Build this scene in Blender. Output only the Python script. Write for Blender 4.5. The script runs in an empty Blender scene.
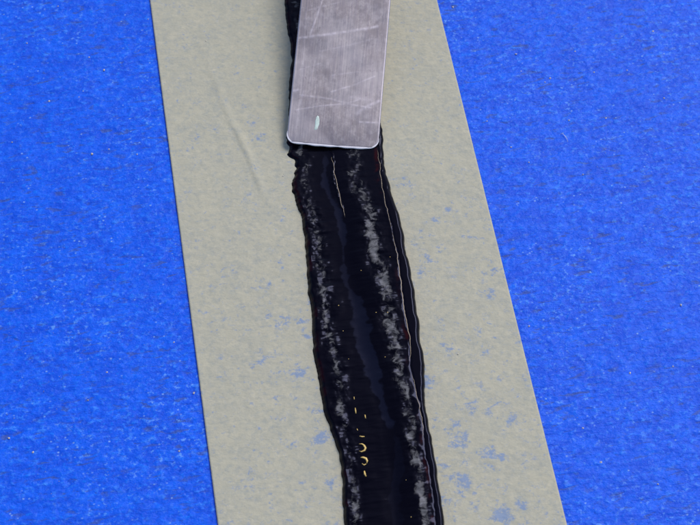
import bpy, math
import numpy as np
from mathutils import Vector, Matrix

S = bpy.context.scene
C = S.collection

# ------------------------------------------------------------------ camera
F = 1500.0                                   # focal length in pixels of the 700 px wide photograph
ydir = Vector((-515, 2692, -1500)).normalized()      # the joint's direction, seen from the camera
zdir = Vector((0, 1500, 2692)).normalized()          # the surface normal, seen from the camera
xdir = ydir.cross(zdir).normalized()
R = Matrix((xdir, ydir, zdir))               # camera axes -> world axes
view = R @ Vector((0, 0, -1))
DIST = 0.50
CAM = -view * DIST
cam = bpy.data.cameras.new('camera')
cam.sensor_width = 36.0
cam.lens = F / 700.0 * 36.0
cam.clip_start = 0.01
cam.clip_end = 20.0
cam.dof.use_dof = True
cam.dof.focus_distance = DIST
cam.dof.aperture_fstop = 32
co = bpy.data.objects.new('camera', cam)
co.matrix_world = Matrix.Translation(CAM) @ R.to_4x4()
C.objects.link(co)
S.camera = co

def P(px, py, z=0.0, k=0.0, y0=0.0):
    """world point where the ray through a photograph pixel meets the plane z + k*(Y-y0)"""
    d = R @ Vector((px - 350.0, 262.5 - py, -F))
    t = (z + k * (CAM.y - y0) - CAM.z) / (d.z - k * d.y)
    return CAM + d * t

# ------------------------------------------------------------------ sky and sun
SUN_DIR = Vector((0.62, 0.50, 1.0)).normalized()      # towards the sun
el = math.asin(SUN_DIR.z)
az = math.atan2(SUN_DIR.x, SUN_DIR.y)
w = bpy.data.worlds.new('World')
S.world = w
w.use_nodes = True
wn = w.node_tree
bg = wn.nodes['Background']
sky = wn.nodes.new('ShaderNodeTexSky')
sky.sky_type = 'NISHITA'
sky.sun_disc = False
sky.sun_elevation = el
sky.sun_rotation = az
sky.air_density = 1.0
sky.dust_density = 1.5
sky.ozone_density = 1.0
wn.links.new(sky.outputs[0], bg.inputs[0])
bg.inputs[1].default_value = 0.10
sl = bpy.data.lights.new('sun', 'SUN')
sl.energy = 1.5
sl.angle = math.radians(24)
sl.color = (1.0, 0.95, 0.87)
so = bpy.data.objects.new('sun', sl)
so.rotation_euler = SUN_DIR.to_track_quat('Z', 'Y').to_euler()
so.location = SUN_DIR * 3
C.objects.link(so)
S.view_settings.view_transform = 'Standard'
S.view_settings.look = 'None'
S.view_settings.gamma = 1
S.view_settings.use_curve_mapping = False
S.view_settings.exposure = 0.45

# ------------------------------------------------------------------ numpy noise
rng = np.random.default_rng(7)
def vnoise(x, y, seed=0):
    """smooth value noise in 0..1"""
    xi = np.floor(x).astype(np.int64); yi = np.floor(y).astype(np.int64)
    fx = x - xi; fy = y - yi
    fx = fx * fx * fx * (fx * (fx * 6 - 15) + 10); fy = fy * fy * fy * (fy * (fy * 6 - 15) + 10)
    def h(a, b):
        n = (a * 374761393 + b * 668265263 + seed * 1442695041) & 0xffffffff
        n = ((n ^ (n >> 13)) * 1274126177) & 0xffffffff
        return ((n ^ (n >> 16)) & 0xffff) / 65535.0
    a = h(xi, yi); b = h(xi + 1, yi); c = h(xi, yi + 1); d = h(xi + 1, yi + 1)
    return (a * (1 - fx) + b * fx) * (1 - fy) + (c * (1 - fx) + d * fx) * fy
def fbm(x, y, o=4, seed=0, g=0.5):
    s = 0; a = 1; t = 0
    for i in range(o):
        s = s + a * vnoise(x * 2 ** i + 17 * i, y * 2 ** i - 9 * i, seed + i); t += a; a *= g
    return s / t
def sstep(a, b, x):
    t = np.clip((x - a) / (b - a), 0, 1)
    return t * t * (3 - 2 * t)
def bump(x, c, w_):
    return np.exp(-((x - c) / w_) ** 2)

# ------------------------------------------------------------------ helpers
def link(name, me, mat=None, parent=None):
    o = bpy.data.objects.new(name, me)
    C.objects.link(o)
    if mat: me.materials.append(mat)
    if parent: o.parent = parent
    return o
def mesh_np(name, co_, faces, smooth=True):
    me = bpy.data.meshes.new(name)
    n = len(co_); faces = np.asarray(faces, dtype=np.int32); k = faces.shape[1]
    me.vertices.add(n); me.vertices.foreach_set('co', np.asarray(co_, dtype=np.float32).ravel())
    me.loops.add(faces.size); me.loops.foreach_set('vertex_index', faces.ravel())
    me.polygons.add(len(faces))
    me.polygons.foreach_set('loop_start', np.arange(0, faces.size, k, dtype=np.int32))
    me.polygons.foreach_set('loop_total', np.full(len(faces), k, dtype=np.int32))
    me.polygons.foreach_set('use_smooth', np.full(len(faces), smooth))
    me.update(calc_edges=True); me.validate()
    return me
def grid_faces(nr, nc):
    i = np.arange(nr - 1)[:, None] * nc + np.arange(nc - 1)[None, :]
    i = i.ravel()
    return np.stack([i, i + 1, i + nc + 1, i + nc], 1)
def slab(name, X, Y, Z, zb):
    """closed body: top sheet (X,Y,Z grids) with vertical rim and an underside at zb"""
    nr, nc = X.shape
    top = np.stack([X, Y, Z], -1).reshape(-1, 3)
    bot = top.copy(); bot[:, 2] = (zb if np.isscalar(zb) else np.asarray(zb).ravel())
    idx = np.arange(nr * nc).reshape(nr, nc)
    ring = np.concatenate([idx[0, :-1], idx[:-1, -1], idx[-1, :0:-1], idx[:0:-1, 0]])
    nxt = np.roll(ring, -1)
    N = nr * nc
    corner = np.array([[idx[0, 0], idx[-1, 0], idx[-1, -1], idx[0, -1]]])
    # underside: only the rim ring is needed, closed by strips between the two long sides
    L = idx[:, 0]; Rr = idx[:, -1]
    under = np.stack([L[:-1], L[1:], Rr[1:], Rr[:-1]], 1) + N
    side = np.stack([ring, ring + N, nxt + N, nxt], 1)
    f = np.concatenate([grid_faces(nr, nc), side, under])
    used = np.unique(f); remap = np.full(2 * N, -1); remap[used] = np.arange(len(used))
    co_ = np.concatenate([top, bot])[used]
    me = mesh_np(name, co_, remap[f])
    return me
def tag(o, label=None, cat=None, group=None, kind=None):
    if label: o['label'] = label
    if cat: o['category'] = cat
    if group: o['group'] = group
    if kind: o['kind'] = kind
    return o

class Mat:
    def __init__(s, name):
        s.m = bpy.data.materials.new(name); s.m.use_nodes = True
        s.nt = s.m.node_tree; s.b = s.nt.nodes['Principled BSDF']
        s.tc = s.nt.nodes.new('ShaderNodeTexCoord')
    def n(s, t, **kw):
        nd = s.nt.nodes.new(t)
        for k, v in kw.items(): setattr(nd, k, v)
        return nd
    def lk(s, a, b): s.nt.links.new(a, b)
    def coord(s, scale=(1, 1, 1), rot=(0, 0, 0), loc=(0, 0, 0)):
        mp = s.n('ShaderNodeMapping')
        mp.inputs['Scale'].default_value = scale; mp.inputs['Rotation'].default_value = rot
        mp.inputs['Location'].default_value = loc
        s.lk(s.tc.outputs['Object'], mp.inputs['Vector']); return mp.outputs[0]
    def noise(s, sc, detail=4, rough=0.55, scale=(1, 1, 1), rot=(0, 0, 0), loc=(0, 0, 0), dist=0.0):
        nz = s.n('ShaderNodeTexNoise')
        nz.inputs['Scale'].default_value = sc; nz.inputs['Detail'].default_value = detail
        nz.inputs['Roughness'].default_value = rough; nz.inputs['Distortion'].default_value = dist
        s.lk(s.coord(scale, rot, loc), nz.inputs['Vector']); return nz.outputs['Fac']
    def rng(s, v, a, b, c=0.0, d=1.0, smooth=True):
        r = s.n('ShaderNodeMapRange')
        if smooth: r.interpolation_type = 'SMOOTHSTEP'
        for i, x in zip((1, 2, 3, 4), (a, b, c, d)): r.inputs[i].default_value = x
        s.lk(v, r.inputs[0]); return r.outputs[0]
    def math(s, op, a, b=None, clamp=False):
        m_ = s.n('ShaderNodeMath', operation=op, use_clamp=clamp)
        for i, x in enumerate((a, b)):
            if x is None: continue
            if isinstance(x, (int, float)): m_.inputs[i].default_value = x
            else: s.lk(x, m_.inputs[i])
        return m_.outputs[0]
    def mix(s, f, a, b):
        m_ = s.n('ShaderNodeMix', data_type='RGBA')
        if isinstance(f, (int, float)): m_.inputs[0].default_value = f
        else: s.lk(f, m_.inputs[0])
        for i, x in ((6, a), (7, b)):
            if isinstance(x, tuple): m_.inputs[i].default_value = (*x, 1)
            else: s.lk(x, m_.inputs[i])
        return m_.outputs[2]
    def bump(s, h, strength, dist, normal=None):
        b = s.n('ShaderNodeBump'); b.inputs['Strength'].default_value = strength
        b.inputs['Distance'].default_value = dist; s.lk(h, b.inputs['Height'])
        if normal: s.lk(normal, b.inputs['Normal'])
        return b.outputs[0]
    def attr(s, name):
        a = s.n('ShaderNodeAttribute'); a.attribute_name = name; return a.outputs['Fac']
    def set(s, k, v):
        if isinstance(v, (int, float, tuple)): s.b.inputs[k].default_value = v if not (isinstance(v, tuple) and len(v) == 3) else (*v, 1)
        else: s.lk(v, s.b.inputs[k])

# ------------------------------------------------------------------ materials
# blue coating, slightly pebbled and dusty
m = Mat('blue_coating')
c = m.mix(m.rng(m.noise(190, 5, .7, (.6, 1, 1)), .35, .66), (0.002, 0.082, 0.74), (0.003, 0.122, 0.90))
fine = m.noise(620, 5, .66, (0.7, 1, 1), (0, 0, .10))
c = m.mix(m.rng(fine, .53, .70, 0, .45), c, (0.008, 0.25, 1.0))
c = m.mix(m.rng(fine, .30, .45, .60, 0), c, (0.003, 0.045, 0.46))
dab = m.noise(430, 3, .6, (.85, 1, 1), (0, 0, 0), (11, 2, 0))
dabm = m.math('MULTIPLY', m.rng(dab, .54, .70), m.rng(m.noise(34, 4, .65, (.7, 1, 1), (0, 0, 0), (6, 2, 4)), .40, .62, .25, 1))
c = m.mix(m.math('MULTIPLY', dabm, .75), c, (0.045, 0.26, 0.98))
# thin brownish creases running across
cre = m.noise(560, 4, .6, (0.30, 1, 1), (0, 0, .12), (3, 1, 0), .5)
cre_m = m.math('MULTIPLY', m.rng(cre, .55, .66, 0, 1), m.rng(m.noise(55, 3, .6, (1, 1, 1), (0, 0, 0), (5, 2, 0)), .36, .60, .25, 1))
c = m.mix(m.math('MULTIPLY', cre_m, .75), c, (0.045, 0.085, 0.32))
# chalky scuffs, with the coating's pebble highlights painted in as pale specks
sc = m.noise(600, 4, .66, (.8, 1, 1), (0, 0, 0), (1, 8, 0))
scm = m.math('MULTIPLY', m.rng(sc, .55, .68), m.rng(m.noise(26, 4, .6, (1, 1, 1), (0, 0, 0), (2, 2, 0)), .44, .66, .22, 1))
c = m.mix(m.math('MULTIPLY', scm, .7), c, (0.16, 0.40, 0.95))
vo = m.n('ShaderNodeTexVoronoi'); vo.inputs['Scale'].default_value = 520
m.lk(m.coord((.8, 1, 1)), vo.inputs['Vector'])
dots = m.math('MULTIPLY', m.rng(vo.outputs['Distance'], .04, .22, 1, 0), m.rng(m.noise(110, 3, .6, (1, 1, 1), (0, 0, 0), (9, 2, 0)), .48, .64))
c = m.mix(m.math('MULTIPLY', dots, .8), c, (0.26, 0.46, 0.85))
m.set('Base Color', c)
m.set('Roughness', m.rng(fine, .3, .7, .55, .40))
m.set('Specular IOR Level', .22)
hb = m.math('ADD', m.math('MULTIPLY', fine, .9), m.math('MULTIPLY', cre, -1.3))
hb = m.math('ADD', hb, m.math('MULTIPLY', m.math('ADD', m.noise(330, 3, .5, (.7, 1, 1)), dab), 1.3))
m.set('Normal', m.bump(hb, .48, .0007))
M_BLUE = m.m

# grey crepe masking tape, stained
m = Mat('grey_masking_tape')
c = m.mix(m.rng(m.noise(120, 5, .7, (.8, 1, 1)), .33, .68), (0.438, 0.422, 0.338), (0.482, 0.455, 0.350))
c = m.mix(m.rng(m.noise(520, 5, .7, (.85, 1, 1), (0, 0, 0), (4, 4, 0)), .46, .70, 0, .65), c, (0.545, 0.505, 0.385))
c = m.mix(m.rng(m.noise(600, 5, .7, (.85, 1, 1), (0, 0, 0), (7, 4, 0)), .46, .68, 0, .60), c, (0.345, 0.360, 0.330))
st = m.attr('stain')
sn = m.noise(640, 5, .75, (.8, 1, 1), (0, 0, .3), (2, 6, 0), .3)
sn2 = m.noise(170, 3, .6, (.7, 1, 1), (0, 0, .3), (4, 6, 0), .3)
sm = m.rng(m.math('ADD', m.math('ADD', m.math('MULTIPLY', sn, 2.7), m.math('MULTIPLY', sn2, .8)), st), 1.97, 2.42)
c = m.mix(m.math('MULTIPLY', sm, .70), c, (0.150, 0.255, 0.49))
m.set('Base Color', c)
m.set('Roughness', .62)
m.set('Specular IOR Level', .3)
hb = m.math('ADD', m.noise(900, 4, .6, (.6, 1, 1)), m.math('MULTIPLY', m.noise(380, 3, .5, (.8, 1, 1)), 1.4))
m.set('Normal', m.bump(hb, .36, .0005))
M_TAPE = m.m
mt = Mat('tape_edge'); mt.set('Base Color', (.22, .22, .20)); mt.set('Roughness', .8)

# wet black sealant; sun glints along two bands painted in as grey
m = Mat('black_sealant')
fr = m.attr('glint_bands')
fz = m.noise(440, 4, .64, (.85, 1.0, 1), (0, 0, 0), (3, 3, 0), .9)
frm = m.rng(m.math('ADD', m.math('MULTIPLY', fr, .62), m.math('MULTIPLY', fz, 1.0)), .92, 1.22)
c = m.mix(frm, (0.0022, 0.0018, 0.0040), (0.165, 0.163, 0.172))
thin = m.attr('thin')
c = m.mix(m.math('MULTIPLY', thin, m.rng(m.noise(200, 3), .45, .62)), c, (0.035, 0.004, 0.003))
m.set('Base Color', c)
m.b.inputs['Specular Tint'].default_value = (.50, .56, 1.0, 1)
wet = m.attr('wet')
m.set('Roughness', m.math('SUBTRACT', m.math('ADD', m.math('MULTIPLY', fr, .26), .085), m.math('MULTIPLY', wet, .05)))
m.set('Specular IOR Level', m.math('ADD', m.math('MULTIPLY', wet, .32), .12))
hb = m.noise(500, 3, .55, (.35, 1, 1))
m.set('Normal', m.bump(m.math('MULTIPLY', hb, m.math('ADD', m.math('MULTIPLY', fr, .35), .08)), .4, .0006))
M_BLACK = m.m

# scratched steel
m = Mat('scratched_steel')
c = m.mix(m.rng(m.noise(42, 4), .38, .62), (0.275, 0.248, 0.268), (0.385, 0.358, 0.392))
br = m.noise(1500, 3, .6, (1, .03, 1))
c = m.mix(m.rng(m.noise(330, 6, .75, (1, .8, 1)), .42, .66, 0, .7), c, (0.45, 0.415, 0.445))
c = m.mix(m.rng(br, .42, .66, 0, .28), c, (0.24, 0.21, 0.27))
spk = m.noise(900, 3, .7, (1, .7, 1), (0, 0, 0), (3, 3, 0))
c = m.mix(m.rng(spk, .62, .72, 0, .5), c, (0.2, 0.17, 0.2))
sat = m.attr('scratch'); dk = m.attr('nick')
c = m.mix(m.math('MULTIPLY', sat, .9, True), c, (0.70, 0.66, 0.76))
c = m.mix(m.math('MULTIPLY', dk, .8, True), c, (0.10, 0.08, 0.10))
m.set('Base Color', c)
m.set('Metallic', .92)
m.set('Roughness', m.math('ADD', m.rng(m.noise(120, 4), .3, .7, .34, .46), m.math('MULTIPLY', sat, .06)))
m.set('Normal', m.bump(m.math('ADD', br, m.math('MULTIPLY', sat, .6)), .25, .00012))
M_STEEL = m.m
m = Mat('white_edge_highlight'); m.set('Base Color', (.93, .88, .93)); m.set('Metallic', 0.0); m.set('Roughness', .3); M_EDGE = m.m  # non-metal near-white, painted highlight of the tip edge

def simple(name, col, rough=.6, vary=.25, scale=900):
    q = Mat(name)
    q.set('Base Color', q.mix(q.rng(q.noise(scale, 3), .35, .65), tuple(x * (1 - vary) for x in col), tuple(min(1, x * (1 + vary)) for x in col)))
    q.set('Roughness', rough); return q.m
M_PAINT = simple('pale_green_paint', (.62, .74, .68), .5, .1)
M_SAND = simple('pale_sand', (.62, .56, .48), .6)
M_FIBRE = simple('pale_fibre', (.55, .55, .6), .6)
M_GOLD = simple('yellow_glint', (.72, .50, .16), .4, .2)  # colour of the golden glints modelled on the bead
M_TAN = simple('tan_glint', (.42, .33, .24), .35, .25)  # colour of the sheen lines modelled on the creases

# ------------------------------------------------------------------ the coated surface
def axis(lo, hi, core0, core1, step):
    core = np.arange(core0, core1, step)
    def far(a, b, n): return a + (b - a) * (np.linspace(0, 1, n) ** 2)
    return np.concatenate([far(core0, lo, 25)[:0:-1], core, far(core1, hi, 25)])
xs = axis(-1.2, 1.2, -.17, .17, .00055)
ys = axis(-1.2, 1.2, -.14, .17, .00055)
X, Y = np.meshgrid(xs, ys)
Z = (fbm(X * 260 * .55 + 40, Y * 260 + 11, 3, 3) - .5) * .00028 + (fbm(X * 45 + 4, Y * 60 + 1, 2, 9) - .5) * .0003
Z = np.minimum(Z, .0002)
surf = link('blue_coated_surface', slab('blue_coated_surface', X, Y, Z, -.02), M_BLUE)
tag(surf, kind='structure')
TAPE_TOP = .00062

# ------------------------------------------------------------------ bead outline in photograph pixels
LE = [(-60,276),(-20,281),(0,284),(30,288),(60,292),(100,289),(130,288),(153,290),(175,295),(183,293.5),(201,297),(214,301),(237,304),(266,307),(298,309),(320,312),(342,312.5),(369,316),(399,322),(412,325),(444,335),(468,341),(492,342.5),(525,344),(570,347)]
RE = [(-60,352),(-20,358),(0,361),(30,366),(60,371),(100,376),(120,379),(130,382.5),(140,383.5),(150,383),(166,384.5),(195,391),(217,399),(253,407),(285,412.5),(295,415),(327,419),(361,423),(399,425.5),(414,427.5),(444,433),(470,437.5),(497,441),(525,444),(570,449)]
CR = [(-60,350),(0,357),(60,367),(100,372),(140,377.5),(150,378),(188,382),(214,388),(230,392),(253,397),(272,400),(298,402.5),(312,404.5),(337,409.5),(352,411),(360,409.5),(376,412.5),(399,417.5),(406,419.5),(425,422.5),(452,425.5),(478,430.5),(505,433.5),(525,435),(570,440)]
RB = [(-60,.66),(140,.66),(153,.67),(195,.65),(217,.70),(247,.68),(285,.70),(332,.73),(357,.74),(389,.77),(401,.80),(433,.84),(454,.78),(478,.82),(505,.83),(570,.82)]
LB = [(-60,.10),(153,.10),(217,.09),(253,.10),(295,.11),(334,.10),(369,.17),(406,.14),(457,.08),(497,.09),(570,.1)]
CH = [(-60,.33),(150,.33),(195,.35),(234,.39),(285,.36),(320,.45),(344,.46),(369,.51),(399,.52),(412,.57),(434,.60),(470,.58),(505,.50),(570,.5)]
def interp(tab, v): a = np.array(tab); return np.interp(v, a[:, 0], a[:, 1])
NV, NU = 1000, 190
pv = np.linspace(-55, 565, NV)
def world_track(tab):
    px = interp(tab, pv); out = np.array([P(a, b, TAPE_TOP)[:2] for a, b in zip(px, pv)])
    return out
L = world_track(LE); Rt = world_track(RE); Cw = world_track(CR)
# even steps along the bead, straight cuts across it
yy = np.linspace(L[:, 1].max(), L[:, 1].min(), NV)
lx = np.interp(yy, L[::-1, 1], L[::-1, 0]); rx = np.interp(yy, Rt[::-1, 1], Rt[::-1, 0]); cx = np.interp(yy, Cw[::-1, 1], Cw[::-1, 0])
vpx = np.interp(yy, L[::-1, 1], pv[::-1])            # photograph row of each cut
# soft ragged edges, stronger on the left near the blade
jag = sstep(250, 185, vpx) * sstep(105, 140, vpx)
lx = lx + (fbm(yy * 330, yy * 0 + 2, 3, 5) - .5) * (.0005 + .0022 * jag) + (fbm(yy * 120, yy * 0 + 2, 2, 51) - .5) * .0007 + (fbm(yy * 420, yy * 0 + 8, 2, 53) - .5) * .0005
rx = rx + (fbm(yy * 150, yy * 0 + 5, 3, 6) - .5) * .0014
cxu = (cx - lx) / (rx - lx) + (fbm(yy * 380, yy * 0 + 3, 3, 8) - .5) * .03
t = np.linspace(0, 1, NU)
u = t + 0.0                                           # 0 left edge .. 1 right edge
U, V = np.meshgrid(u, vpx)
Yw = np.repeat(yy[:, None], NU, 1); Xw = lx[:, None] + (rx - lx)[:, None] * U
cu = cxu[:, None]; rb = interp(RB, V); lb = interp(LB, V); ch = interp(CH, V)
mm = .001
prof = sstep(0, .05, U) ** .5 * 1.7 + bump(U, lb - .02, .10) * .28            # left lip
prof = prof + sstep(rb - .32, rb - .06, U) * .85                                 # broad right swell
prof = prof - bump(U, ch, .12) * .22                                         # wet channel
prof = prof - bump(U, cu - .004, .010) * .09   # crease and its raised lip
edge = np.sqrt(np.clip(1 - ((U - (1 - .045)) / .045).clip(0, 1) ** 2, 0, 1))
prof = prof * (edge * .96 + .04)
edgeL = np.sqrt(np.clip(1 - ((.026 - U) / .026).clip(0, 1) ** 2, 0, 1))
prof = prof * (edgeL * .96 + .04)
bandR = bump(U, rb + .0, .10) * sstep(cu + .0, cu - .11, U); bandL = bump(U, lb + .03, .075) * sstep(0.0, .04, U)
body = sstep(.03, .1, U) * sstep(cu, cu - .06, U)
chat = fbm(Xw * 130, Yw * 650, 3, 21) - .5           # ripples left by the dragged blade
lump = fbm(Xw * 330, Yw * 300, 3, 31, .42) - .5
prof = prof + bandR * (lump * 1.15 + chat * .30) + bandL * (lump * 1.15 + chat * .30)
prof = prof + body * chat * .34 * (1 - .85 * bump(U, ch, .07)) + body * (fbm(Xw * 140, Yw * 60, 2, 33) - .5) * .35
# the long groove with a bright lip left of centre near the blade, and the cut at the channel's end
g_u = np.interp(V, [150, 163, 190, 217, 230], [.42, .43, .44, .445, .45])
prof = prof + bump(U, g_u, .009) * .30 * sstep(152, 162, V) * sstep(222, 212, V)
# the blade presses the bead down while it passes
prof = prof * (.44 + .56 * sstep(146, 235, V))
Zw = TAPE_TOP + np.clip(prof, .03, None) * mm

me = slab('sealant_bead', Xw, Yw, Zw, TAPE_TOP - .0003)
def point_attr(me, name, grid):
    n = len(me.vertices); a = me.attributes.new(name, 'FLOAT', 'POINT')
    v = np.zeros(n, dtype=np.float32); v[:grid.size] = grid.ravel(); a.data.foreach_set('value', v)
glint_bands = np.clip(bandR * 1.0 + bandL * .85 + body * .12 * sstep(.5, .8, U), 0, 1) * (.55 + .9 * (fbm(Xw * 260, Yw * 190, 3, 44) - .15))  # mask for the grey painted as glints, rougher there too
point_attr(me, 'glint_bands', np.clip(glint_bands, 0, 1))
wd = np.interp(V, [150, 200, 235, 262, 285, 330, 365, 400, 430, 438, 445, 460, 525], [.015, .028, .035, .012, .03, .075, .07, .045, .035, .015, .02, .04, .05])
wv = (fbm(Xw * 260, Yw * 330, 4, 91) - .5)
wet_c = ch + .03 * (V > 440)
wetm = sstep(wd + .012, wd - .012, abs(U - wet_c) + wv * .11) * np.interp(V, [150, 165, 300, 436, 441, 452, 530], [0, .8, 1, 1, 0, .35, .45]) * (.55 + .9 * (fbm(Xw * 90, Yw * 45, 3, 93) - .2))
point_attr(me, 'wet', wetm)
point_attr(me, 'thin', bump(U, cu - .035, .018) * .7 * sstep(.35, .6, fbm(Yw * 60, Yw * 0 + 4, 2, 15)) + bump(U, np.full_like(U, .03), .02) * .4)
bead = bpy.data.objects.new('sealant_bead', None)
bead.location = (float((lx.mean() + rx.mean()) / 2), 0, TAPE_TOP)
C.objects.link(bead)
tag(bead, 'long glossy black bead of wet sealant running down between the two grey tape strips', 'sealant bead')
inv = Matrix.Translation(bead.location).inverted()
def child(name, me, mat, parent, inv_=None):
    o = link(name, me, mat, parent); o.matrix_parent_inverse = Matrix.Translation(parent.location).inverted() if inv_ is None else inv_
    return o
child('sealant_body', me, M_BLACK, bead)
def zbead(x, y):
    j = int(np.argmin(abs(yy - y))); uu = (x - lx[j]) / (rx[j] - lx[j])
    return float(np.interp(uu, u, Zw[j]))
def curve_tube(name, pts, r, sides=6, taper=.5):
    """thin tapered tube through points"""
    pts = [Vector(p) for p in pts]; n = len(pts); vs = []; fs = []
    for i, p in enumerate(pts):
        d = (pts[min(i + 1, n - 1)] - pts[max(i - 1, 0)]).normalized()
        a = d.cross(Vector((0, 0, 1))).normalized(); b = a.cross(d)
        rr = r * (math.sin(math.pi * (i + .35) / (n - .3)) ** taper)
        for k in range(sides):
            q = 2 * math.pi * k / sides
            vs.append(p + a * rr * math.cos(q) + b * rr * math.sin(q) * .7)
    for i in range(n - 1):
        for k in range(sides):
            k2 = (k + 1) % sides
            fs.append((i * sides + k, i * sides + k2, (i + 1) * sides + k2, (i + 1) * sides + k))
    fs.append(tuple(range(sides))[::-1]); fs.append(tuple((n - 1) * sides + k for k in range(sides)))
    me = bpy.data.meshes.new(name); me.from_pydata([tuple(v) for v in vs], [], fs)
    for f in me.polygons: f.use_smooth = True
    return me
def on_bead(px, py, lift=.0001):
    z = .0022
    for _ in range(4):
        p = P(px, py, z); z = zbead(p.x, p.y)
    return Vector((p.x, p.y, z + lift))
# yellow glints on the bead, modelled as solid arcs and dots (photograph pixels)
def strip(name, pxs, r): return curve_tube(name, [on_bead(a, b) for a, b in pxs], r * 1.25, 6, 1.1 if len(pxs) > 4 else .6)
arcs = [  # bits of irregular width
    ([(359,444),(362,444),(364,445.5),(365.5,448),(364.5,450.5),(361.5,451.8),(359,451)], .00033),
    ([(360.5,457.5),(363,457.5),(366,458.6),(367.2,461),(366.8,463.5)], .00036),
    ([(362,463.5),(364,465.2),(366,464)], .00018),
    ([(364.3,471),(364.8,474),(366,476.5)], .00030),
    ([(359.5,436.2),(362,436.8),(364.5,436.6)], .00020),
    ([(355.2,408),(355.6,411),(355.9,413.5)], .00020),
    ([(365,415),(365.6,418.5)], .00020),
    ([(354,397),(354.3,399.5)], .00014),
    ([(357,429),(357.8,430.5)], .00015),
]
for pts, r in arcs: child('yellow_glint_arc', strip('yellow_glint_arc', pts, r * .85), M_GOLD, bead)
gm = bpy.data.meshes.new('yellow_glint')
import bmesh
bm = bmesh.new(); bmesh.ops.create_icosphere(bm, subdivisions=1, radius=.00030)
for v in bm.verts: v.co *= 1 + .25 * math.sin(v.co.x * 9000 + v.co.y * 5000)
bm.to_mesh(gm); bm.free(); gm.materials.append(M_GOLD)
for px, py, s in [(338.5,305.5,1),(343,331,.9),(376,312.5,1),(387.5,312.5,1.1),(348.5,359,.7),(361,270.5,.8),(385,357,.8),(411,517,.8),(390,257,.8),(406,480,.6)]:
    o = bpy.data.objects.new('yellow_glint', gm); C.objects.link(o); o.parent = bead
    o.location = on_bead(px, py, .00003) - bead.location; o.scale = (s * .7, s * .55, s * .4)
# sheen along the creases, put in as thin tan threads
def glint_thread(tab, v0, v1, r, n, off=0):
    pts = []
    for q in np.linspace(v0, v1, n):
        x = float(interp(tab, q)) + off + (float(fbm(np.array([q * .22]), np.array([1.0]), 3, 71)[0]) - .5) * 2.2
        pts.append(on_bead(x, q, .00002))
    return curve_tube('crease_glint', pts, r)
child('crease_glint', glint_thread([(155,331.5),(170,334),(190,338),(217,345)], 157, 217, .00010, 30), M_TAN, bead)
child('crease_glint', glint_thread(CR, 150, 228, .00008, 30), M_TAN, bead)
child('crease_glint', glint_thread(CR, 232, 362, .00012, 60), M_TAN, bead)
child('crease_glint', glint_thread(CR, 374, 440, .00007, 30), M_TAN, bead)

# ------------------------------------------------------------------ the two tape strips
xL = (P(150, 0, TAPE_TOP).x + P(218, 525, TAPE_TOP).x) / 2
xR = (P(437, 0, TAPE_TOP).x + P(567, 525, TAPE_TOP).x) / 2
xg0 = xL + (xR - xL) * .515; xg1 = xL + (xR - xL) * .575
spots_L = [(284,323,7,.9),(299,311,3,.8),(262,361,6,.85),(253,365,5,.8),(299,373,8,1.05),(274,399,6,.6),(282,417,4,.6),(317,411,5,.7),(322,439,6,1.1),(294,442,4,.6),(281,268,2.2,1.0),(281,263,2,.9),(253,126,8,.3),(262,290,9,.4),(302,322,2.5,1),(304,329,2.5,1),(306,337,2.5,.9),(320,425,3,.7),(262,135,7,.45),(330,486,6,.6),(318,460,5,.45)]
spots_R = [(434,220,4,.9),(448,210,5,.7),(468,237,5,.8),(428,261,6,.8),(422,270,6,.9),(490,292,5,1.0),(488,230,3,.6),(466,214,4,.6),(450,349,5,.8),(486,349,4,.7),(477,333,5,.6),(428,383,6,.8),(472,405,6,1.0),(489,412,4,.8),(512,418,6,.8),(457,425,5,.8),(459,439,7,1.15),(489,453,6,1.1),(500,457,4,.9),(445,463,6,.9),(535,456,4,.6),(527,467,5,.8),(463,482,7,.9),(521,503,6,.9),(503,514,9,1.1),(489,468,5,.7),(451,478,4,.6),(431,300,5,.6),(440,250,4,.6),(540,500,6,.5),(404,180,5,.6),(412,196,4,.6),(480,385,5,.6),(448,500,6,.7),(475,508,5,.7),(440,320,4,.6),(500,380,4,.6)]
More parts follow.
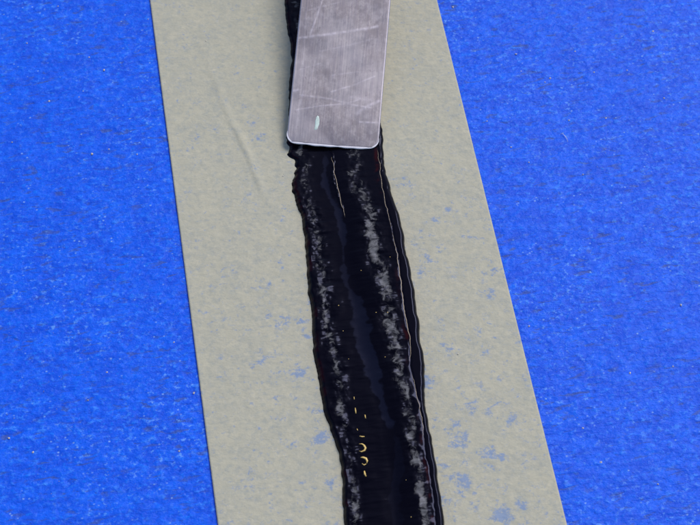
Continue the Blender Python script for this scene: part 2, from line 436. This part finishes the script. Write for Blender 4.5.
def tape(name, x0, x1, spots, wrinkle, base):
    nx = int((x1 - x0) / .0005); y0t, y1t = -.5, .6
    tx = np.linspace(x0, x1, nx); ty = np.concatenate([np.linspace(y0t, -.135, 40)[:-1], np.arange(-.135, .15, .0005), np.linspace(.151, y1t, 40)])
    X, Y = np.meshgrid(tx, ty)
    Z = np.full_like(X, TAPE_TOP) + (fbm(X * 60, Y * 90, 2, 61) - .5) * .00012
    if wrinkle:
        path = np.array([P(a, b, TAPE_TOP)[:] for a, b in [(196,35),(205,58),(211,80),(217,98),(228,120),(241,143),(251,170),(262,196),(276,222)]])
        amp = np.interp(Y, path[::-1, 1], np.array([0,.1,.35,.4,.6,.9,1,.4,0])[::-1], left=0, right=0)
        xc = np.interp(Y, path[::-1, 1], path[::-1, 0]) + (fbm(Y * 90, Y * 0, 2, 12) - .5) * .0012
        Z += amp * (bump(X, xc + .0012, .0015) * .00034 - bump(X, xc - .0004, .0005) * .00010) * (.6 + .8 * fbm(Y * 140, X * 60, 3, 18))
    zc = .0026 * 0
    me = slab(name, X, Y, Z, .00022)
    st = (fbm(X * 110, Y * 130, 3, 66) - .5) * .34
    st = st + .07 * np.interp(Y, [-.10, .02, .06], [1, .5, -.3])
    for a, b, r, s in spots:
        p = P(a, b, TAPE_TOP); rw = r * .00037
        st = np.maximum(st, s * .60 * np.exp(-(((X - p.x) / (rw * 1.3)) ** 2 + ((Y - p.y) / (rw * 1.2)) ** 2)))
    o = link(name, me, M_TAPE)
    point_attr(me, 'stain', st)
    me.materials.append(mt.m)
    mi = np.zeros(len(me.polygons), dtype=np.int32); nt_ = (X.shape[0] - 1) * (X.shape[1] - 1); mi[nt_:] = 1
    me.polygons.foreach_set('material_index', mi)
    sm_ = np.ones(len(me.polygons), dtype=bool); sm_[nt_:] = False
    me.polygons.foreach_set('use_smooth', sm_)
    return o
tl = tape('masking_tape', xL, xg0, spots_L, True, None)
tag(tl, 'grey masking tape strip with a faint diagonal crease, left of the black bead', 'masking tape', 'masking tape strips along the joint')
tr = tape('masking_tape', xg1, xR, spots_R, False, None)
tag(tr, 'grey masking tape strip flecked with many blue smudges, right of the black bead', 'masking tape', 'masking tape strips along the joint')

# ------------------------------------------------------------------ the blade
tip = P(333, 145, .0034)
K = .22
def B(px, py): return P(px, py, tip.z, K, tip.y)
a0 = B(287.2, 132); a1 = B(301, 0); b0 = B(379.5, 132); b1 = B(390.5, 0)
axis_y = ((a1 + b1) / 2 - (a0 + b0) / 2).normalized()
ax = (b0 - a0).normalized(); ax = (ax - axis_y * ax.dot(axis_y)).normalized()
az_ = ax.cross(axis_y).normalized()
end = B(333, 146)
knife = bpy.data.objects.new('putty_knife', None)
knife.matrix_world = Matrix.Translation(end) @ Matrix((ax, axis_y, az_)).transposed().to_4x4()
C.objects.link(knife)
tag(knife, 'scratched grey steel spatula blade with rounded corners lying on the black bead', 'spatula')
W2Kn = knife.matrix_world.inverted()
def loc(px, py): q = W2Kn @ B(px, py); return q.x, q.y
wa, wb = loc(287.2, 132)[0], loc(379.8, 130)[0]
wa1, wb1 = loc(301, 0)[0], loc(390.5, 0)[0]; ytop = loc(345, 0)[1]
print('blade', wa, wb, wa1, wb1, ytop)
TH = .0011
el_, er_ = loc(292, 141.7)[1], loc(375, 147.7)[1]
NB, NA = 420, 130
ylen = .150
def half(y): k = y / ytop; return wa + (wa1 - wa) * k, wb + (wb1 - wb) * k
rows = []
ysb = np.concatenate([np.linspace(0, 1, 60)[:-1] ** 1.6 * .006, np.linspace(.006, ytop * 1.1, NB), np.linspace(ytop * 1.1, ylen, 30)[1:]])
s = np.linspace(-1, 1, NA); s = np.sign(s) * (1 - (1 - abs(s)) ** 1.4)
Sg, Yg = np.meshgrid(s, ysb)
r0 = .0034
# corner radius: rows near the tip are narrower
def inset(y): q = np.clip(1 - y / r0, 0, 1); return r0 * (1 - np.sqrt(np.clip(1 - q * q, 0, 1)))
hl = wa + (wa1 - wa) * Yg / ytop; hr = wb + (wb1 - wb) * Yg / ytop
ins = inset(Yg)
hl2 = hl + ins * .8; hr2 = hr - ins
Xg = (hl2 + hr2) / 2 + (hr2 - hl2) / 2 * Sg
slope = (er_ - el_) / (wb - wa)
sag = -.00035 * (1 - ((Xg - (wa + wb) / 2) / ((wb - wa) / 2)) ** 2)
Yk = Yg + (el_ + er_) / 2 + slope * (Xg - (wa + wb) / 2) * np.clip(1 - Yg / ytop, 0, 1) + sag * np.clip(1 - Yg / .01, 0, 1)
curve_ = np.where(Yg > 0, .55 * Yg ** 2, 0)                      # gentle springing of the blade
de = np.minimum(np.minimum(Xg - hl2, hr2 - Xg), Yg * .8)
rd = .00040
rimz = -rd * (1 - np.sqrt(np.clip(1 - np.clip(1 - de / rd, 0, 1) ** 2, 0, 1)))
tipthin = -.00035 * np.clip(1 - Yg / .012, 0, 1) ** 2
Zt = curve_ + rimz + tipthin
Zb = curve_ - TH - rimz * .5
me = slab('blade', Xg, Yk, Zt, Zb)
# scratches, as marks of their own in blade coordinates
def seg(pts, wd, st):
    m_ = np.zeros_like(Xg)
    for (p, q) in zip(pts[:-1], pts[1:]):
        ax_, ay_ = loc(*p); bx_, by_ = loc(*q)
        dx, dy = bx_ - ax_, by_ - ay_; l2 = dx * dx + dy * dy
        tt = np.clip(((Xg - ax_) * dx + (Yk - ay_) * dy) / l2, 0, 1)
        d = np.hypot(Xg - ax_ - tt * dx, Yk - ay_ - tt * dy)
        m_ = np.maximum(m_, np.exp(-(d / wd) ** 2) * st * .62 * (.35 + 1.5 * (fbm(Xg * 900, Yk * 900, 2, 5) - .25)))
    return m_
sc_list = [([(300,39),(340,34),(377,28)],.00050,.75),([(323,0),(316,20),(309,38)],.00028,.65),([(300,95),(330,99),(352,105),(370,108)],.00035,.55),([(296,110),(320,106),(345,104),(368,97)],.00028,.5),
 ([(331,92),(352,86),(374,77)],.00028,.5),([(356,114),(368,106),(379,101)],.0006,.6),([(360,122),(378,123)],.00035,.6),([(293,91),(298,90)],.0005,.6),([(300,70),(320,64)],.0003,.3),([(330,76),(360,72)],.0003,.3),
 ([(308,12),(340,4)],.0003,.25),([(320,52),(350,46),(372,40)],.0003,.22),([(296,128),(300,100),(303,60),(306,10)],.0004,.22),([(350,98),(372,100)],.0007,.35),([(300,104),(303,92)],.0004,.35),([(310,82),(316,58)],.0002,.25)]
scr = np.zeros_like(Xg)
for a in sc_list: scr = np.maximum(scr, seg(*a))
edge_s = np.exp(-(np.minimum(Xg - hl2, hr2 - Xg) / .00045) ** 2) * .55 * (.4 + fbm(Xg * 100, Yk * 160, 3, 77))
scr = np.maximum(scr, edge_s)
point_attr(me, 'scratch', np.clip(scr, 0, 1))
nick = np.zeros_like(Xg)
for a in [([(317,69),(317,84)],.00025,.8),([(352,119),(353,127)],.0003,.6),([(303,78),(303,86)],.00018,.4),([(378,62),(377,72)],.0003,.5),([(338,88),(339,95)],.0002,.35)]: nick = np.maximum(nick, seg(*a))
point_attr(me, 'nick', np.clip(nick, 0, 1))
bl = link('blade', me, M_STEEL, knife)
# tip edge highlight, put in as a near-white rounded bar against the blade's end
kk = 46
left = [(Xg[j, 0], Yk[j, 0], Zt[j, 4]) for j in range(kk, 0, -1)]
mid = [(Xg[0, j], Yk[0, j], Zt[0, j] + .0003) for j in range(0, NA, 2)]
right = [(Xg[j, -1], Yk[j, -1], Zt[j, -5]) for j in range(1, kk)]
path = np.array(left + mid + right)
seglen = np.r_[0, np.cumsum(np.hypot(*np.diff(path[:, :2], axis=0).T))]
n = 150
tt = np.linspace(0, seglen[-1], n)
path = np.stack([np.interp(tt, seglen, path[:, k]) for k in range(3)], 1)
zmid = float(Zt[0, NA // 2]); path[:, 2] = np.maximum(path[:, 2], zmid + .0003)
tan = np.gradient(path[:, :2], axis=0); tan /= np.linalg.norm(tan, axis=1)[:, None]
out_ = np.stack([tan[:, 1], -tan[:, 0]], 1)                     # outward, away from the blade
vs = []; fs = []
for i in range(n):
    e = min(1, min(i, n - 1 - i) / 26) ** .7
    wv_ = e * (.8 + .35 * math.sin(i * .21) * math.sin(i * .083 + 1))
    x, y, z = path[i]
    for (d_, dz) in [(-.00045, .00008), (-.00005, .00010), (.00026, .00004), (.00046, -.00016), (.0, -.00060)]:
        vs.append((x + out_[i, 0] * d_ * wv_, y + out_[i, 1] * d_ * wv_, z + dz * e - .0001 * (1 - e)))
for i in range(n - 1):
    for k in range(4): fs.append((i * 5 + k, (i + 1) * 5 + k, (i + 1) * 5 + k + 1, i * 5 + k + 1))
me = bpy.data.meshes.new('edge_highlight'); me.from_pydata(vs, [], fs)
for f in me.polygons: f.use_smooth = True
link('edge_highlight', me, M_EDGE, knife)
# paint fleck
fl = []
outline = [(317.5,115.5),(319,116.5),(319.6,120),(319.4,124),(318.2,127),(317.2,129.5),(315.2,130),(314,129.5),(315,125),(315.2,121),(316,117.5)]
zt_f = lambda y: .55 * y * y + tipthin_f(y)
def tipthin_f(y): return -.00035 * max(0, 1 - y / .012) ** 2
base = [loc(*q) for q in outline]; n = len(base)
cxf = sum(q[0] for q in base) / n; cyf = sum(q[1] for q in base) / n
y_off = (el_ + er_) / 2
def zf(y): return zt_f(max(0, y - y_off))
vs = [(x, y, zf(y) - .00002) for x, y in base] + [(cxf + (x - cxf) * .75, cyf + (y - cyf) * .85, zf(y) + .00016) for x, y in base] + [(cxf, cyf, zf(cyf) + .0002)]
fs = [(i, (i + 1) % n, n + (i + 1) % n, n + i) for i in range(n)] + [(n + i, n + (i + 1) % n, 2 * n) for i in range(n)]
me = bpy.data.meshes.new('paint_fleck'); me.from_pydata(vs, [], fs); me.update()
link('paint_fleck', me, M_PAINT, knife)

# ------------------------------------------------------------------ grit and dust
grains = [(89,57,1),(104,70,1.3),(49,101,1.2),(83,91,1),(79,97,1),(92,154,1.4),(109,149,.9),(137,154,.8),(12,142,1),(27,43,1),(58,6,.9),(148,19,.8),(107,372,1),(88,400,.9),(174,342,.9),(194,393,1.2),(33,452,1.2),(179,451,1),(9,438,1.3),
 (453,7,1.2),(516,54,1.2),(575,51,1),(521,71,1),(550,78,1.2),(594,72,1),(606,118,.9),(569,120,1),(487,121,.9),(511,147,.9),(653,31,1.1),(529,162,.9),(583,174,.8),(664,98,1.1),(529,326,1.1),(630,373,1.2),(583,428,1),(601,462,1.1),(673,366,.9),(681,305,1.2),(658,484,.9),(545,82,.9),(627,70,.8),(206,41,.9),(458,354,1),(283,176,.8)]
meshes = []
for k in range(4):
    bm = bmesh.new(); bmesh.ops.create_icosphere(bm, subdivisions=1, radius=.00034)
    for v in bm.verts: v.co *= 1 + rng.uniform(-.3, .3)
    for v in bm.verts: v.co.z *= .7
    me = bpy.data.meshes.new('grit_grain'); bm.to_mesh(me); bm.free(); me.materials.append(M_SAND); meshes.append(me)
own = {(104,70): 'pale grit grain on the blue surface, upper left of the tape', (92,154): 'largest pale grit grain on the blue surface left of the tape',
 (194,393): 'pale grit grain on the blue surface tight against the left tape edge', (9,438): 'pale grit grain at the far left edge of the blue surface, low down',
 (453,7): 'pale grit grain on the blue surface at the top, beside the right tape edge', (516,54): 'tan grit grain on the blue surface, upper right of the blade',
 (681,305): 'pale grit grain near the right edge of the blue surface, halfway down', (630,373): 'pale grit grain low on the blue surface, right of the tape',
 (206,41): 'lone pale grit grain high on the left tape strip, far from the blade', (458,354): 'lone pale grit grain on the right tape strip',
 (283,176): 'pale grit grain on the left tape, close beside the black bead'}
loose = []
for i, (px, py, s_) in enumerate(grains):
    on = xL < P(px, py).x < xR
    p = P(px, py, TAPE_TOP + .00012 if on else .00018)
    if (px, py) not in own: loose.append((p.x, p.y, s_)); continue
    o = bpy.data.objects.new('grit_grain', meshes[i % 4]); C.objects.link(o)
    o.location = p; o.rotation_euler = (0, 0, i * 1.7); o.scale = (s_, s_ * .8, s_ * .9)
    tag(o, own[(px, py)], 'grit grain', 'grit grains')
# curled fibre on the blue surface
me = curve_tube('curled_fibre', [P(a, b, .0004) for a, b in [(561,133),(563,134),(565,136),(567,139),(568,142)]], .00010)
tag(link('curled_fibre', me, M_FIBRE), 'short pale curled fibre lying on the blue surface right of the tape', 'fibre')
# fine dust nobody could count
t0 = [(0,0,1.618),(1,0,-.5),(-.5,.87,-.5),(-.5,-.87,-.5)]
vs = []; fs = []
base_t = np.array([(0, 0, .8), (1, 0, -.3), (-.5, .87, -.3), (-.5, -.87, -.3)])
for k in range(2600):
    x = rng.uniform(-.17, .17); y = rng.uniform(-.14, .17)
    if xL - .0005 < x < xR + .0005: continue
    if float(vnoise(np.array([x * 38]), np.array([y * 38]), 3)[0]) < rng.uniform(.2, .9): continue
    r = .00006 + .00013 * rng.random() ** 3; q = rng.uniform(0, 6.28)
    ca, sa = math.cos(q), math.sin(q); i0 = len(vs)
    for v in base_t: vs.append((x + r * (v[0] * ca - v[1] * sa), y + r * (v[0] * sa + v[1] * ca), .0001 + r * v[2]))
    fs += [(i0, i0 + 1, i0 + 2), (i0, i0 + 2, i0 + 3), (i0, i0 + 3, i0 + 1)]
for x, y, q_ in loose:
    r = .00034 * q_; i0 = len(vs)
    ring = [(x + r * rng.uniform(.7, 1.2) * math.cos(k), y + r * rng.uniform(.6, 1.1) * math.sin(k), .0001) for k in np.arange(6) * 1.047]
    vs += ring + [(x, y, .0001 + r * .8)]
    fs += [(i0 + k, i0 + (k + 1) % 6, i0 + 6) for k in range(6)]
me = bpy.data.meshes.new('fine_dust'); me.from_pydata(vs, [], fs)
tag(link('fine_dust', me, M_SAND), 'fine pale dust scattered over the blue surface', 'dust', kind='stuff')
